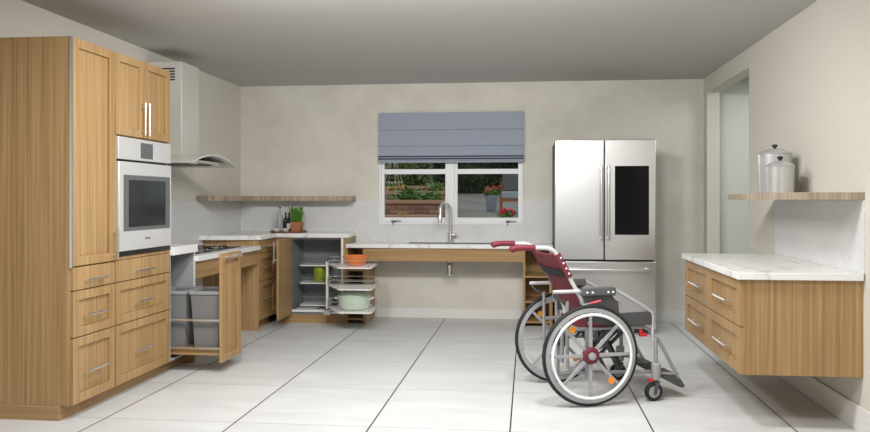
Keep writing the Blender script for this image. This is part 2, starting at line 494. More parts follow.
# roman blind
bl = thing('roman_blind', 'grey blue linen roman blind drawn halfway over the sink window', 'blind', (-.796, YB-.03, 1.613))
X0, X1 = -1.55, -.045
bm = B()
def fold_panel(bm, ztop, zbot, ytop, ybot):
    prism(bm, [(ytop, ztop), (ybot, zbot), (ybot+.012, zbot-.002), (ytop+.010, ztop)], 'x', X0, X1)
fold_panel(bm, 2.133, 1.955, YB-.040, YB-.058); fold_panel(bm, 1.957, 1.786, YB-.040, YB-.058); fold_panel(bm, 1.788, 1.675, YB-.040, YB-.060)
link('blind_fabric', bm, 'blind', bl)
link('headrail', box(B(), X0+.004, X1-.004, YB-.034, YB-.002, 2.095, 2.130), 'blind', bl, .002)
for z, y in ((1.668, .060), (1.643, .064)):
    f = link('stacked_fold', prism(B(), [(YB-y,z+.008),(YB-y-.003,z-.009),(YB-.03,z-.008),(YB-.03,z+.010)], 'x', X0, X1), 'blind', bl)
    link('navy_band', box(B(), X0, X1, YB-y-.006, YB-y+.002, z+.003, z+.015), 'navy', f)
link('hem', box(B(), X0, X1, YB-.066, YB-.03, 1.612, 1.632), 'blind', bl, .003)

# ------------------------------------------------------------------ cabinet helpers
def shaker(bm, axis, back, front, a0, a1, z0, z1, fw=.052):
    """framed door: plane across `axis`; back/front = planes; a = the other horizontal axis"""
    mid = back+(front-back)*.22
    def bx(p, q, r, s, f):
        if axis == 'x': box(bm, back, f, p, q, r, s)
        else: box(bm, p, q, back, f, r, s)
    bx(a0, a0+fw, z0, z1, front); bx(a1-fw, a1, z0, z1, front)
    bx(a0+fw, a1-fw, z0, z0+fw, front); bx(a0+fw, a1-fw, z1-fw, z1, front)
    bx(a0+fw, a1-fw, z0+fw, z1-fw, mid)
    return bm
def slab(bm, axis, back, front, a0, a1, z0, z1):
    if axis == 'x': return box(bm, back, front, a0, a1, z0, z1)
    return box(bm, a0, a1, back, front, z0, z1)
def pull(parent, axis, face, out, p, q, r=.0062, m='nickel'):
    """bar pull from p to q (2D: other axis, z) standing `out` off the face"""
    def P(a, z, d): return (face+d, a, z) if axis == 'x' else (a, face+d, z)
    bm = B(); (a0, z0), (a1, z1) = p, q
    tube(bm, [P(a0,z0,out), P(a1,z1,out)], r, 10)
    for t in (.14, .86):
        a, z = a0+(a1-a0)*t, z0+(z1-z0)*t
        tube(bm, [P(a,z,0), P(a,z,out)], r*.8, 8)
    return link('handle', bm, m, parent)

FX = -2.516; CX = FX-.020
HP = 0.032
# pantry cabinet
p = thing('pantry_cabinet', 'tall narrow oak cabinet at the left edge with one long door over three drawers', 'cabinet', (-2.8, 3.85, 0))
bm = B(); box(bm, XL+.002, CX, 3.65, 4.058, .085, 2.139); link('carcass', bm, 'oak_z', p, .002)
link('toe_kick', box(B(), XL+.002, FX-.075, 3.65, 4.058, 0, .085), 'oak_x', p)
link('edge_strip', box(B(), FX-.016, FX+.001, 3.648, 3.657, .85, 2.14), 'nickel', p)
d = link('door', shaker(B(), 'x', CX, FX, 3.660, 4.054, .858, 2.137), 'oak_z', p, .0015)
pull(d, 'x', FX, HP, (4.036,.868), (4.036,1.058))
d = link('drawer', slab(B(), 'x', CX, FX, 3.660, 4.054, .722, .849), 'oak_z', p, .0015); pull(d, 'x', FX, HP, (3.745,.775), (3.935,.775))
d = link('drawer', shaker(B(), 'x', CX, FX, 3.660, 4.054, .459, .716), 'oak_z', p, .0015); pull(d, 'x', FX, HP, (3.752,.577), (3.935,.577))
d = link('drawer', shaker(B(), 'x', CX, FX, 3.660, 4.054, .085, .453), 'oak_z', p, .0015); pull(d, 'x', FX, HP, (3.752,.257), (3.935,.257))
# oven cabinet
p = thing('oven_cabinet', 'tall oak cabinet housing the oven with two small doors above and three drawers', 'cabinet', (-2.8, 4.39, 0))
bm = B()
box(bm, XL+.002, CX, 4.060, 4.085, .085, 2.139); box(bm, XL+.002, CX, 4.697, 4.722, .085, 2.139)
box(bm, XL+.002, CX, 4.085, 4.697, .085, .872); box(bm, XL+.002, CX, 4.085, 4.697, 1.626, 2.139); box(bm, XL+.002, XL+.02, 4.085, 4.697, .872, 1.626)
link('carcass', bm, 'oak_z', p)
link('face_frame', box(box(B(), CX, FX-.004, 4.060, 4.077, .858, 1.63), CX, FX-.004, 4.077, 4.722, .858, .876), 'oak_z', p)
link('toe_kick', box(B(), XL+.002, FX-.075, 4.060, 4.722, 0, .085), 'oak_y', p)
for y0, y1, hy in ((4.066, 4.384, 4.345), (4.388, 4.719, 4.397)):
    d = link('door', shaker(B(), 'x', CX, FX, y0, y1, 1.634, 2.137, .048), 'oak_z', p, .0015)
    pull(d, 'x', FX, HP, (hy,1.650), (hy,1.862))
d = link('drawer', slab(B(), 'x', CX, FX, 4.066, 4.719, .722, .853), 'oak_z', p, .0015); pull(d, 'x', FX, HP, (4.262,.775), (4.455,.775))
d = link('drawer', shaker(B(), 'x', CX, FX, 4.066, 4.719, .459, .716), 'oak_z', p, .0015); pull(d, 'x', FX, HP, (4.268,.577), (4.457,.577))
d = link('drawer', shaker(B(), 'x', CX, FX, 4.066, 4.719, .085, .453), 'oak_z', p, .0015); pull(d, 'x', FX, HP, (4.268,.259), (4.457,.259))
# wall oven
OX = FX+.006
o = thing('wall_oven', 'stainless steel single wall oven built into tall oak cabinet', 'oven', (-2.75, 4.4, .877))
link('housing', box(B(), XL+.03, CX+.002, 4.09, 4.692, .88, 1.62), 'black', o)
cp = link('control_panel', box(B(), CX+.003, OX, 4.082, 4.718, 1.484, 1.622), 'steel_y', o, .003)
link('display', box(B(), OX, OX+.0015, 4.331, 4.478, 1.499, 1.601), 'display', cp)
dr = link('oven_door', box(B(), CX+.004, OX+.004, 4.082, 4.718, .908, 1.469), 'steel_y', o, .004)
bm = B(); fx0, fx1 = OX+.0045, OX+.008
box(bm, fx0, fx1, 4.130, 4.180, 1.034, 1.386); box(bm, fx0, fx1, 4.632, 4.690, 1.034, 1.386)
box(bm, fx0, fx1, 4.180, 4.632, 1.034, 1.056); box(bm, fx0, fx1, 4.180, 4.632, 1.356, 1.386)
link('window_frame', bm, 'greytrim', dr)
link('door_glass', box(B(), OX+.0042, OX+.006, 4.180, 4.632, 1.056, 1.356), 'ovenglass', dr)
bm = B()
for k, w in enumerate((.014,.008,.012,.012)): box(bm, OX+.004, OX+.005, 4.378+k*.016, 4.378+k*.016+w, .970, .984)
link('badge', bm, 'greytrim', dr)
link('vent_strip', box(B(), CX+.003, OX-.002, 4.082, 4.716, .878, .905), 'black', o)

# ------------------------------------------------------------------ pull-out bin cabinet
b = thing('bin_cabinet', 'oak base cabinet with its bin drawer pulled out beside the wall oven', 'cabinet', (-2.7, 4.9, 0))
bm = B()
box(bm, XL+.01, FX, 5.068, 5.083, .085, .834); box(bm, XL+.01, FX-.003, 4.724, 4.732, .085, .834)
box(bm, XL+.01, XL+.02, 4.732, 5.068, .085, .834); box(bm, XL+.02, FX-.004, 4.732, 5.068, .085, .10)
link('carcass', bm, 'inner', b)
link('edge_band', box(B(), FX, FX+.004, 5.064, 5.085, .085, .834), 'white_metal', b)
link('toe_kick', box(B(), XL+.01, FX-.075, 4.724, 5.083, 0, .084), 'oak_y', b)
link('toe_return', box(B(), FX-.074, FX+.01, 5.05, 5.083, 0, .083), 'oak_y', b)
BX = -2.14
dd = link('drawer_front', shaker(B(), 'x', BX-.02, BX, 4.730, 5.060, .082, .850, .05), 'oak_z', b, .0015)
pull(dd, 'x', BX, .034, (4.775,.822), (4.995,.822), .008)
link('drawer_base', box(B(), FX-.42, BX-.02, 4.755, 5.035, .128, .172), 'oak_x', b, .001)
for y in (4.742, 5.044):
    link('side_rail', tube(B(), [(-2.85,y,.378),(BX-.02,y,.378)], .009, 8), 'nickel', b)
    link('slide', box(B(), -2.9, BX-.02, y-.006, y+.006, .172, .188), 'nickel', b)
bmb = None
def bin_(x0, x1, label):
    t = thing('waste_bin', label, 'bin', ((x0+x1)/2, 4.895, .174), group='bins in the pull-out drawer')
    bm = B(); zt, zb = .568, .174
    def lay(x0, x1, y0, y1, z): return [bm.verts.new((x,y,z)) for x, y in ((x0,y0),(x1,y0),(x1,y1),(x0,y1))]
    A = lay(x0+.02, x1-.02, 4.785, 5.005, zb); C = lay(x0, x1, 4.762, 5.028, zt); D = lay(x0+.005, x1-.005, 4.768, 5.022, zt); E = lay(x0+.025, x1-.025, 4.79, 5.0, zb+.006)
    for P, Q in ((A,C),(C,D),(D,E)):
        for k in range(4): bm.faces.new((P[k],P[(k+1)%4],Q[(k+1)%4],Q[k]))
    bm.faces.new(A); bm.faces.new(E)
    link('body', bm, 'bin', t, .006)
    bm = B()
    for (xa,xb,ya,yb) in ((x0-.006,x1+.006,4.755,4.767),(x0-.006,x1+.006,5.023,5.033),(x0-.006,x0+.006,4.767,5.023),(x1-.006,x1+.006,4.767,5.023)):
        box(bm, xa, xb, ya, yb, .556, .580)
    link('rim', bm, 'binrim', t, .002)
bin_(-2.388, -2.172, 'grey plastic waste bin nearest the pulled-out drawer front')
bin_(-2.640, -2.424, 'grey plastic waste bin beside the oven cabinet drawers')

cx = solo('countertop', box(B(), XL+TT+.001, -2.49, 4.723, 5.086, .835, .894), 'quartz', 'short white quartz worktop over the pull-out bin cabinet', 'worktop', bevel=.003)
# low cooktop worktop
t = thing('countertop', 'low white worktop on oak apron holding the black cooktop', 'worktop', (-2.78, 5.7, .76))
link('slab', box(B(), XL+TT+.001, -2.49, 5.0875, 6.343, .761, .801), 'quartz', t, .003)
link('apron', box(B(), FX-.02, FX, 5.0875, 6.343, .628, .760), 'oak_y', t, .001)
ck = thing('cooktop', 'black gas cooktop set in the low worktop beneath the hood', 'cooktop', (-2.85, 5.7, .8015))
link('glass_plate', box(B(), XL+.05, -2.60, 5.12, 6.14, .8015, .809), 'blackglass', ck, .002)
for x in (-2.92, -2.72):
    for y in (5.35, 5.63, 5.91):
        g = link('burner', lathe(B(), [(.0,.818),(.03,.819),(.045,.816),(.05,.809)], (x,y,0), 20), 'nickel', ck)
        bm = B()
        for a in range(4):
            an = PI/4+a*PI/2
            tube(bm, [(x+.02*math.cos(an),y+.02*math.sin(an),.821),(x+.085*math.cos(an),y+.085*math.sin(an),.821),(x+.09*math.cos(an),y+.09*math.sin(an),.809)], .005, 6)
        link('pan_support', bm, 'black', g)

# ------------------------------------------------------------------ corner drawer cabinet
YS = 6.345; YBK = 6.80
q = thing('drawer_cabinet', 'oak three-drawer base cabinet in the corner beyond the low worktop', 'cabinet', (-2.8, 6.57, 0))
bm = B(); box(bm, XL+.01, FX-.02, YS+.018, YBK, .085, .851); link('carcass', bm, 'oak_z', q)
link('end_panel', box(B(), XL+.01, FX, YS, YS+.018, 0, .851), 'oak_z', q)
link('toe_kick', box(B(), XL+.01, FX-.07, YS+.018, YBK, 0, .085), 'oak_y', q)
for z0, z1, hz, fn in ((.722,.848,.785,slab),(.459,.716,.585,shaker),(.092,.453,.285,shaker)):
    d = link('drawer', fn(B(), 'x', FX-.02, FX, YS+.022, YBK-.004, z0, z1), 'oak_z', q, .0015)
    pull(d, 'x', FX, HP, (YS+.13,hz), (YS+.31,hz))
# corner cabinet along the back wall
HX = -2.36
q = thing('corner_cabinet', 'oak corner cabinet with its door swung open showing pull-out wire trays', 'cabinet', (-2.1, 7.0, 0))
bm = B()
box(bm, XL+.01, HX-.0, YBK, YBK+.015, .085, .851)   # filler
link('filler', box(B(), FX-.018, HX-.015, YBK-.0, YBK+.016, .085, .851), 'oak_z', q); bm.free()
bm = B()
box(bm, HX-.018, HX-.002, YBK+.016, YB-.012, .085, .851); box(bm, HX-.002, -1.83, YB-.022, YB-.012, .085, .851)
box(bm, HX-.002, -1.83, YBK+.006, YB-.022, .085, .105); box(bm, HX-.002, -1.83, YBK+.01, YB-.022, .836, .851)
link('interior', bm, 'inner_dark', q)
link('side_panel', box(B(), -1.83, -1.806, YBK+.002, YB-.012, 0, .851), 'oak_z', q)
link('edge_band', box(B(), -1.846, -1.824, YBK-.004, YBK+.002, .09, .851), 'white_metal', q)
link('toe_kick', box(B(), HX-.15, -1.83, YBK+.012, YBK+.03, 0, .085), 'oak_x', q)
dr = link('door', box(B(), HX-.006, HX+.014, 6.42, 6.795, .085, .848), 'oak_z', q, .0015)
pull(dr, 'x', HX-.006, -.036, (6.44,.625), (6.44,.83), .007)
# high L-shaped worktop
bm = B()
prism(bm, [(XL+TT+.001,6.25),(-2.49,6.33),(-2.49,6.778),(-1.765,6.778),(-1.795,YB-TT-.001),(XL+TT+.001,YB-TT-.001)], 'z', .853, .894)
solo('countertop', bm, 'quartz', 'white quartz worktop turning the back left corner under the shelves', 'worktop', bevel=.003)

# pull-out wire shelving
w = thing('pull_out_shelving', 'chrome and white pull-out wire tray unit swung out of the corner cabinet', 'shelf', (-1.9, 6.7, .11))
PXp = -1.945
link('post', box(B(), PXp-.014, PXp+.010, 6.655, 6.68, .118, .628), 'white_metal', w, .002)
bm = B(); box(bm, PXp-.03, PXp+.03, 6.63, 6.70, .112, .15); box(bm, PXp-.02, -1.80, 6.64, 6.66, .125, .14); tube(bm, [(-1.96,6.64,.16),(-1.87,6.58,.17),(-1.80,6.5,.165)], .012, 8)
link('swing_arm', bm, 'nickel', w)
bm = B(); box(bm, HX+.015, PXp-.03, 6.79, 6.83, .110, .134); box(bm, HX+.03, PXp-.05, 6.84, 7.1, .110, .118)
link('slide_rail', bm, 'white_metal', w, .002)
link('mechanism', box(B(), HX+.04, -2.12, 6.85, 6.98, .119, .142), 'inner', w, .003)
def tray(z, outline, railh, name='tray'):
    bm = B(); prism(bm, outline, 'z', z, z+.012)
    t = link(name, bm, 'white_metal', w, .002)
    for h in (railh*.55, railh):
        pts = [(x,y,z+h) for x, y in outline]
        link('rail', tube(B(), pts, .0021, 6, closed=True), 'chrome', t)
    n = len(outline)
    for i in range(n):
        a, c = outline[i], outline[(i+1) % n]
        L = math.dist(a, c); k = max(1, int(L/.2))
        for j in range(k):
            x, y = a[0]+(c[0]-a[0])*j/k, a[1]+(c[1]-a[1])*j/k
            link('upright', tube(B(), [(x,y,z+.012),(x,y,z+railh)], .0019, 6), 'chrome', t)
OUT = [(-1.735,6.28),(-1.45,6.28),(-1.425,6.31),(-1.455,6.68),(-1.48,6.70),(-1.83,6.70),(-1.93,6.66),(-1.93,6.62)]
for z, h in ((.596,.075),(.398,.085),(.185,.085)): tray(z, OUT, h)
INN = [(-2.30,6.92),(-2.02,6.92),(-2.0,6.98),(-2.02,7.14),(-2.30,7.14),(-2.33,7.10),(-2.33,6.96)]
for z, h in ((.555,.075),(.375,.07),(.15,.1)): tray(z, INN, h, 'inner_basket')

def bowl(bm, c, r0, r1, h, th=.006):
    lathe(bm, [(0,0),(r0,0),(r0+(r1-r0)*.55,h*.4),(r1,h),(r1-th,h),(r0+(r1-r0)*.5-th,h*.42),(r0-th,th*1.2),(0,th*1.2)], c, 28); return bm
solo('bowl', bowl(B(), (-1.622,6.5,.6085), .07, .126, .092), 'orange', 'orange ceramic bowl on the top wire tray', 'bowl')
cs = thing('casserole', 'large mint green lidded casserole pot on the bottom wire tray', 'pot', (-1.636, 6.5, .1975))
PC = (-1.636, 6.5, .1975)
link('body', lathe(B(), [(0,0),(.125,0),(.142,.012),(.155,.10),(.157,.118),(.150,.118),(.145,.10),(.12,.01),(0,.01)], PC, 32), 'mint', cs)
ld = link('lid', lathe(B(), [(.158,.119),(.160,.126),(.12,.152),(.06,.166),(0,.170)], PC, 32), 'mint', cs)
link('knob', tube(B(), smooth_path([(PC[0]-.035,PC[1],PC[2]+.166),(PC[0]-.03,PC[1],PC[2]+.196),(PC[0]+.03,PC[1],PC[2]+.196),(PC[0]+.035,PC[1],PC[2]+.166)]), .007, 8), 'mint', ld)
for s in (-1, 1):
    link('handle', tube(B(), smooth_path([(PC[0]+s*.148,PC[1]-.045,PC[2]+.1),(PC[0]+s*.185,PC[1]-.035,PC[2]+.105),(PC[0]+s*.185,PC[1]+.035,PC[2]+.105),(PC[0]+s*.148,PC[1]+.045,PC[2]+.1)]), .007, 8), 'porcelain', cs)
tt = thing('canister', 'olive green lidded jar inside the corner cabinet on the middle basket', 'jar', (-2.135, 7.03, .388))
link('body', lathe(B(), [(0,0),(.058,0),(.062,.01),(.062,.085),(.056,.09),(0,.09)], (-2.135,7.03,.388), 24), 'green', tt)
link('lid', lathe(B(), [(.059,.0905),(.062,.098),(.062,.15),(.054,.162),(0,.165)], (-2.135,7.03,.388), 24), 'green', tt)
solo('bowl', bowl(B(), (-2.03,6.985,.388), .03, .045, .075), 'limegreen', 'small lime green bowl beside the olive jar', 'bowl')

# ------------------------------------------------------------------ open shelf units and sink worktop
def open_unit(x0, x1, y0, name, label, shelves):
    t = thing(name, label, 'shelf unit', ((x0+x1)/2, 7.0, 0))
    for xa, xb in ((x0, x0+.02), (x1-.03, x1)):
        link('side_panel', box(B(), xa, xb, y0, YB-.012, 0, .754), 'oak_z', t, .001)
    link('back_panel', box(B(), x0+.02, x1-.03, YB-.022, YB-.012, .0, .754), 'oak_z', t)
    for z in shelves:
        link('shelf', box(B(), x0+.02, x1-.03, y0+.004, YB-.022, z-.009, z+.009), 'oak_x', t, .001)
    return t
open_unit(-1.803, -1.597, 6.80, 'open_shelf_unit', 'narrow open oak shelf unit behind the pulled-out wire trays', (.045,.25,.53))
open_unit(-.046, .235, 6.80, 'open_shelf_unit', 'narrow open oak shelf unit under the sink worktop beside the fridge', (.045,.24,.485))
t = thing('countertop', 'long low white sink worktop on oak apron below the window', 'worktop', (-.78, 7.0, .755))
SX0, SX1, SY0, SY1 = -1.20, -.36, 6.90, 7.10
bm = B()
cy1 = YB-TT-.001
box(bm, -1.792, SX0, 6.775, cy1, .755, .792); box(bm, SX1, .238, 6.775, cy1, .755, .792)
box(bm, SX0, SX1, 6.775, SY0, .755, .792); box(bm, SX0, SX1, SY1, cy1, .755, .792)
link('slab', bm, 'quartz', t)
link('apron', box(B(), -1.597, -.046, 6.80, 6.822, .625, .754), 'oak_x', t, .001)
link('front_trim', box(box(B(), -.046+.001, -.017, 6.794, 6.80, .0, .754), .0, .0, 6.8, 6.8, 0, 0), 'oak_z', t) if False else None
sk = thing('sink', 'stainless steel undermount sink set into the low worktop', 'sink', (-.78, 7.0, .64))
bm = B()
box(bm, SX0+.0005, SX0+.004, SY0+.0005, SY1-.0005, .64, .7925); box(bm, SX1-.004, SX1-.0005, SY0+.0005, SY1-.0005, .64, .7925)
box(bm, SX0+.004, SX1-.004, SY0+.0005, SY0+.004, .64, .7925); box(bm, SX0+.004, SX1-.004, SY1-.004, SY1-.0005, .64, .7925); box(bm, SX0+.0005, SX1-.0005, SY0+.0005, SY1-.0005, .636, .646)
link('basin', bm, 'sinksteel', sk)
link('drain', lathe(B(), [(.0,.648),(.04,.648),(.045,.6465)], (-.785,7.0,0), 20), 'chrome', sk)
fc = thing('faucet', 'brushed nickel gooseneck kitchen faucet in front of the window', 'faucet', (-.785, 7.15, .792))
fx, fy = -.795, 7.15
link('base', lathe(B(), [(.032,0),(.032,.006),(.026,.012),(.024,.10),(.018,.105),(0,.106)], (fx,fy,.792), 20), 'nickel', fc)
arc = [(fx,fy,.86),(fx,fy,1.12)]
for k in range(1, 10):
    a = PI*k/9; arc.append((fx-.042*(1-math.cos(a)), fy-.07*(1-math.cos(a)), 1.115+.08*math.sin(a)))
link('spout', tube(B(), arc+[(fx-.085,fy-.141,1.06)], .0165, 14), 'nickel', fc)
link('spray_head', tube(B(), [(fx-.085,fy-.141,1.075),(fx-.087,fy-.143,1.04),(fx-.09,fy-.144,1.0)], [.0175,.021,.021], 14), 'nickel', fc)
bm = B(); tube(bm, [(fx,fy,.868),(fx+.05,fy,.868)], .014, 12); tube(bm, [(fx+.05,fy,.868),(fx+.058,fy-.01,.868),(fx+.068,fy-.02,.885)], .009, 10)
link('lever', bm, 'nickel', fc)
dp = thing('drain_pipe', 'chrome drain trap hanging under the sink apron', 'pipe', (-.785, 7.0, .46))
bm = B(); tube(bm, [(-.785,7.0,.636),(-.785,7.0,.585)], .020, 12)
link('tailpiece', bm, 'chrome', dp)
bm = B(); lathe(bm, [(0,.462),(.018,.464),(.027,.475),(.028,.585),(.024,.595),(0,.596)], (-.785,7.0,0), 20); tube(bm, [(-.785,7.0,.545),(-.785,7.205,.545)], .015, 12)
link('trap', bm, 'chrome', dp)
link('valve', tube(B(), [(-.74,7.19,.60),(-.735,7.06,.60),(-.735,7.04,.615)], .009, 8), 'chrome', dp)

# ------------------------------------------------------------------ wall shelves
solo('wall_shelf', box(B(), XL+.001, -2.83, 6.215, YB-.001, 1.218, 1.268), 'greyoak', 'grey oak shelf on the left wall meeting the corner', 'shelf', 'grey oak corner shelves', .002)
solo('wall_shelf', box(B(), -2.829, -1.80, 7.0, YB-.001, 1.218, 1.268), 'greyoak', 'long grey oak shelf on the back wall left of the window', 'shelf', 'grey oak corner shelves', .002)
solo('wall_shelf', box(B(), 1.41, XR-.001, 3.846, 5.125, 1.229, 1.269), 'greyoak', 'grey oak shelf on the right wall holding the canisters', 'shelf', bevel=.002)

# tray with bottles, bowls and plant
TZ = .8945
tr = solo('serving_tray', lathe(B(), [(0,0),(.178,0),(.186,.006),(.186,.016),(.178,.016),(.174,.009),(0,.009)], (-2.455,7.01,TZ), 36), wood('tray_wood','x',(lin(92,58,36),lin(122,80,50),lin(140,96,62))), 'round brown wooden tray on the corner worktop', 'tray')
Z1 = TZ+.0095
def bottle(x, y, h, r, label, body, captop='darkbottle', lab=True):
    t = thing('bottle', label, 'bottle', (x,y,Z1), group='bottles on the wooden tray')
    link('glass', lathe(B(), [(0,0),(r*.92,0),(r,.008),(r,h*.52),(r*.8,h*.62),(r*.36,h*.72),(r*.32,h*.92),(r*.4,h*.93),(r*.4,h*.95),(0,h*.95)], (x,y,Z1), 20), body, t)
    link('stopper', lathe(B(), [(r*.34,h*.951),(r*.36,h),(0,h)], (x,y,Z1), 14), captop, t)
    if lab: link('label', lathe(B(), [(r+.0006,h*.15),(r+.0006,h*.42)], (x,y,Z1), 20), 'label', t)
def openlabel(): pass
bottle(-2.56, 7.04, .25, .032, 'tall clear bottle with dark stopper at left end of the tray', 'clearbottle', lab=False)
bottle(-2.503, 7.05, .195, .024, 'plain dark glass bottle in the middle of the tray', 'darkbottle', lab=False)
bottle(-2.478, 7.12, .275, .030, 'tallest pale bottle at the back of the tray', 'clearbottle', 'clearbottle', lab=False)
bottle(-2.455, 7.02, .195, .024, 'dark bottle with pale neck label beside the potted herb', 'darkbottle', 'darkbottle')
for x, lab in ((-2.553,'small white bowl at left front of the tray'), (-2.458,'small white bowl in front of the dark bottles')):
    solo('bowl', bowl(B(), (x,6.92,Z1), .022, .042, .032, .003), 'porcelain', lab, 'bowl', 'white bowls on the tray')
pl = thing('potted_herb', 'bushy green herb in square terracotta pot on the tray', 'plant', (-2.362, 6.99, Z1))
px, py = -2.362, 6.99
bm = B()
def fr(h, z): return [bm.verts.new((px+sx*h, py+sy*h, z)) for sx, sy in ((-1,-1),(1,-1),(1,1),(-1,1))]
a, c, e, f = fr(.046,Z1), fr(.054,Z1+.098), fr(.047,Z1+.098), fr(.045,Z1+.08)
for P, Q in ((a,c),(c,e),(e,f)):
    for k in range(4): bm.faces.new((P[k],P[(k+1)%4],Q[(k+1)%4],Q[k]))
bm.faces.new(a); bm.faces.new(f)
link('pot', bm, 'terra', pl, .002)
def leafquad(bm, p, d, s, wid, n):
    d = d.normalized(); side = d.cross(n)
    if side.length < 1e-4: side = Vector((1,0,0))
    side.normalize()
    v = [bm.verts.new(p), bm.verts.new(p+d*s*.5+side*wid), bm.verts.new(p+d*s), bm.verts.new(p+d*s*.5-side*wid)]
    bm.faces.new(v)
def rv(): return Vector((random.uniform(-1,1), random.uniform(-1,1), random.uniform(-1,1)))
bm = B()
for k in range(110):
    a = random.uniform(0, 2*PI); r = .034*math.sqrt(random.random())
    base = Vector((px+r*math.cos(a), py+r*math.sin(a), Z1+.082)); lean = Vector((math.cos(a)*r*1.3, math.sin(a)*r*1.3, random.uniform(.09,.17)))
    tip = base+lean
    tube(bm, [base, base+lean*.55+rv()*.004, tip], [.0016,.0014,.0006], 4)
    for j in range(8):
        q_ = base+lean*random.uniform(.1,1)
        leafquad(bm, q_, rv()*.6+Vector((0,0,.9)), .028, .0045, rv())
link('foliage', bm, 'leaf', pl)

# ------------------------------------------------------------------ range hood
h = thing('range_hood', 'stainless chimney range hood with arched canopy over the cooktop', 'range hood', (-2.8, 5.45, 1.5))
link('chimney', box(B(), XL+.002, -2.752, 5.345, 5.645, 1.58, 2.335), 'hoodsteel', h, .003)
bm = B()
for k in range(5): box(bm, -2.93, -2.81, 5.341, 5.3445, 2.185+k*.022, 2.196+k*.022)
link('vent_slot', bm, 'black', h)
bm = B()
cy, hw = 5.415, .385
top = []; bot = []
for k in range(17):
    u = -1+2*k/16; z = 1.593-.072*u*u
    top.append((cy+hw*u, z)); bot.append((cy+hw*u, z-.014))
prism(bm, top+list(reversed(bot)), 'x', XL+.002, -2.50)
link('canopy', bm, 'hoodsteel', h)
link('motor_box', box(B(), XL+.002, -2.56, 5.11, 5.73, 1.520, 1.540), 'nickel', h, .003)
link('filter', box(B(), XL+.06, -2.62, 5.16, 5.68, 1.514, 1.520), 'darkgrey', h)
bm = B()
for y in (5.24, 5.60): lathe(bm, [(0,1.512),(.03,1.512),(.03,1.5195)], (-2.60,y,0), 16)
link('lamp', bm, 'porcelain', h)

# ------------------------------------------------------------------ refrigerator
r = thing('refrigerator', 'stainless french door refrigerator with black screen beside the sink worktop', 'refrigerator', (.70, 6.85, 0))
RX0, RX1, RY = .246, 1.156, 6.50
link('body', box(B(), RX0+.001, RX1-.004, RY+.075, YB-.03, .03, 1.77), plain('fridge_side', lin(24,24,25), .5), r, .004)
link('gasket', box(B(), RX0+.003, RX1-.012, RY+.06, RY+.075, .05, 1.76), 'black', r)
dl = link('door', box(B(), RX0, .690, RY, RY+.06, .681, 1.778), 'steel', r, .006)
d2 = link('door', box(B(), .698, RX1, RY, RY+.06, .681, 1.778), 'steel', r, .006)
fz = link('freezer_drawer', box(B(), RX0, RX1, RY, RY+.06, .055, .665), 'steel', r, .006)
link('screen', box(B(), .788, 1.094, RY-.004, RY-.0005, .909, 1.538), 'blackglass', d2, .002)
link('screen_frame', (lambda b: (ring(b, .780, 1.102, .901, 1.546, .008, RY-.003, RY-.0005), b)[1])(B()), 'nickel', d2)
for d, x in ((dl,.662),(d2,.728)):
    bm = B(); tube(bm, smooth_path([(x,RY,.885),(x,RY-.055,.865),(x,RY-.06,.90),(x,RY-.06,1.51),(x,RY-.055,1.545),(x,RY,1.525)],1), .0125, 12)
    link('handle', bm, 'nickel', d)
bm = B(); tube(bm, smooth_path([(.315,RY,.595),(.295,RY-.055,.595),(.33,RY-.06,.595),(1.05,RY-.06,.595),(1.085,RY-.055,.595),(1.065,RY,.595)],1), .0135, 12)
link('handle', bm, 'nickel', fz)
bm = B()
for x in (RX0+.05, RX1-.05):
    for y in (RY+.12, YB-.1): box(bm, x-.03, x+.03, y-.03, y+.03, 0, .03)
link('foot', bm, 'black', r)
link('toe_grille', box(B(), RX0+.02, RX1-.02, RY+.07, RY+.074, .005, .05), 'darkgrey', r)

# ------------------------------------------------------------------ floating drawer cabinet at the right
c = thing('floating_cabinet', 'wall hung oak cabinet with four drawers on the right wall', 'cabinet', (1.44, 4.5, .295))
GX = 1.125
bm = B(); box(bm, GX+.02, XR-.001, 3.863, 5.180, .297, .805); link('carcass', bm, 'oak_z', c, .0015)
for y0, y1, ha, hb in ((3.866, 4.521, 4.045, 4.295), (4.525, 5.178, 4.67, 4.925)):
    for z0, z1, hz in ((.553,.803,.666),(.297,.547,.412)):
        d = link('drawer', shaker(B(), 'x', GX+.02, GX, y0, y1, z0, z1, .056), 'oak_z', c, .0015)
        pull(d, 'x', GX, -.030, (ha,hz), (hb,hz), .0075)
solo('countertop', box(B(), 1.105, XR-TT-.001, 3.836, 5.20, .806, .843), 'quartz', 'white veined quartz worktop on the floating oak cabinet', 'worktop', bevel=.003)
def canister(x, y, rad, ht, label):
    t = thing('canister', label, 'canister', (x,y,1.2695), group='enamel canisters on the right shelf')
    z = 1.2695
    link('body', lathe(B(), [(0,0),(rad-.003,0),(rad,.004),(rad,ht),(0,ht)], (x,y,z), 32), 'gridwhite', t)
    l = link('lid', lathe(B(), [(rad+.003,ht+.0005),(rad+.004,ht+.006),(rad*.9,ht+.018),(rad*.5,ht+.034),(0,ht+.040)], (x,y,z), 32), 'gridwhite', t)
    link('knob', lathe(B(), [(.008,ht+.038),(.008,ht+.044),(.018,ht+.052),(.018,ht+.060),(.010,ht+.066),(0,ht+.067)], (x,y,z), 18), 'black', l)
canister(1.600, 4.745, .101, .255, 'taller white canister standing behind the shorter one')
canister(1.560, 4.530, .081, .165, 'shorter white canister standing in front of the taller one')

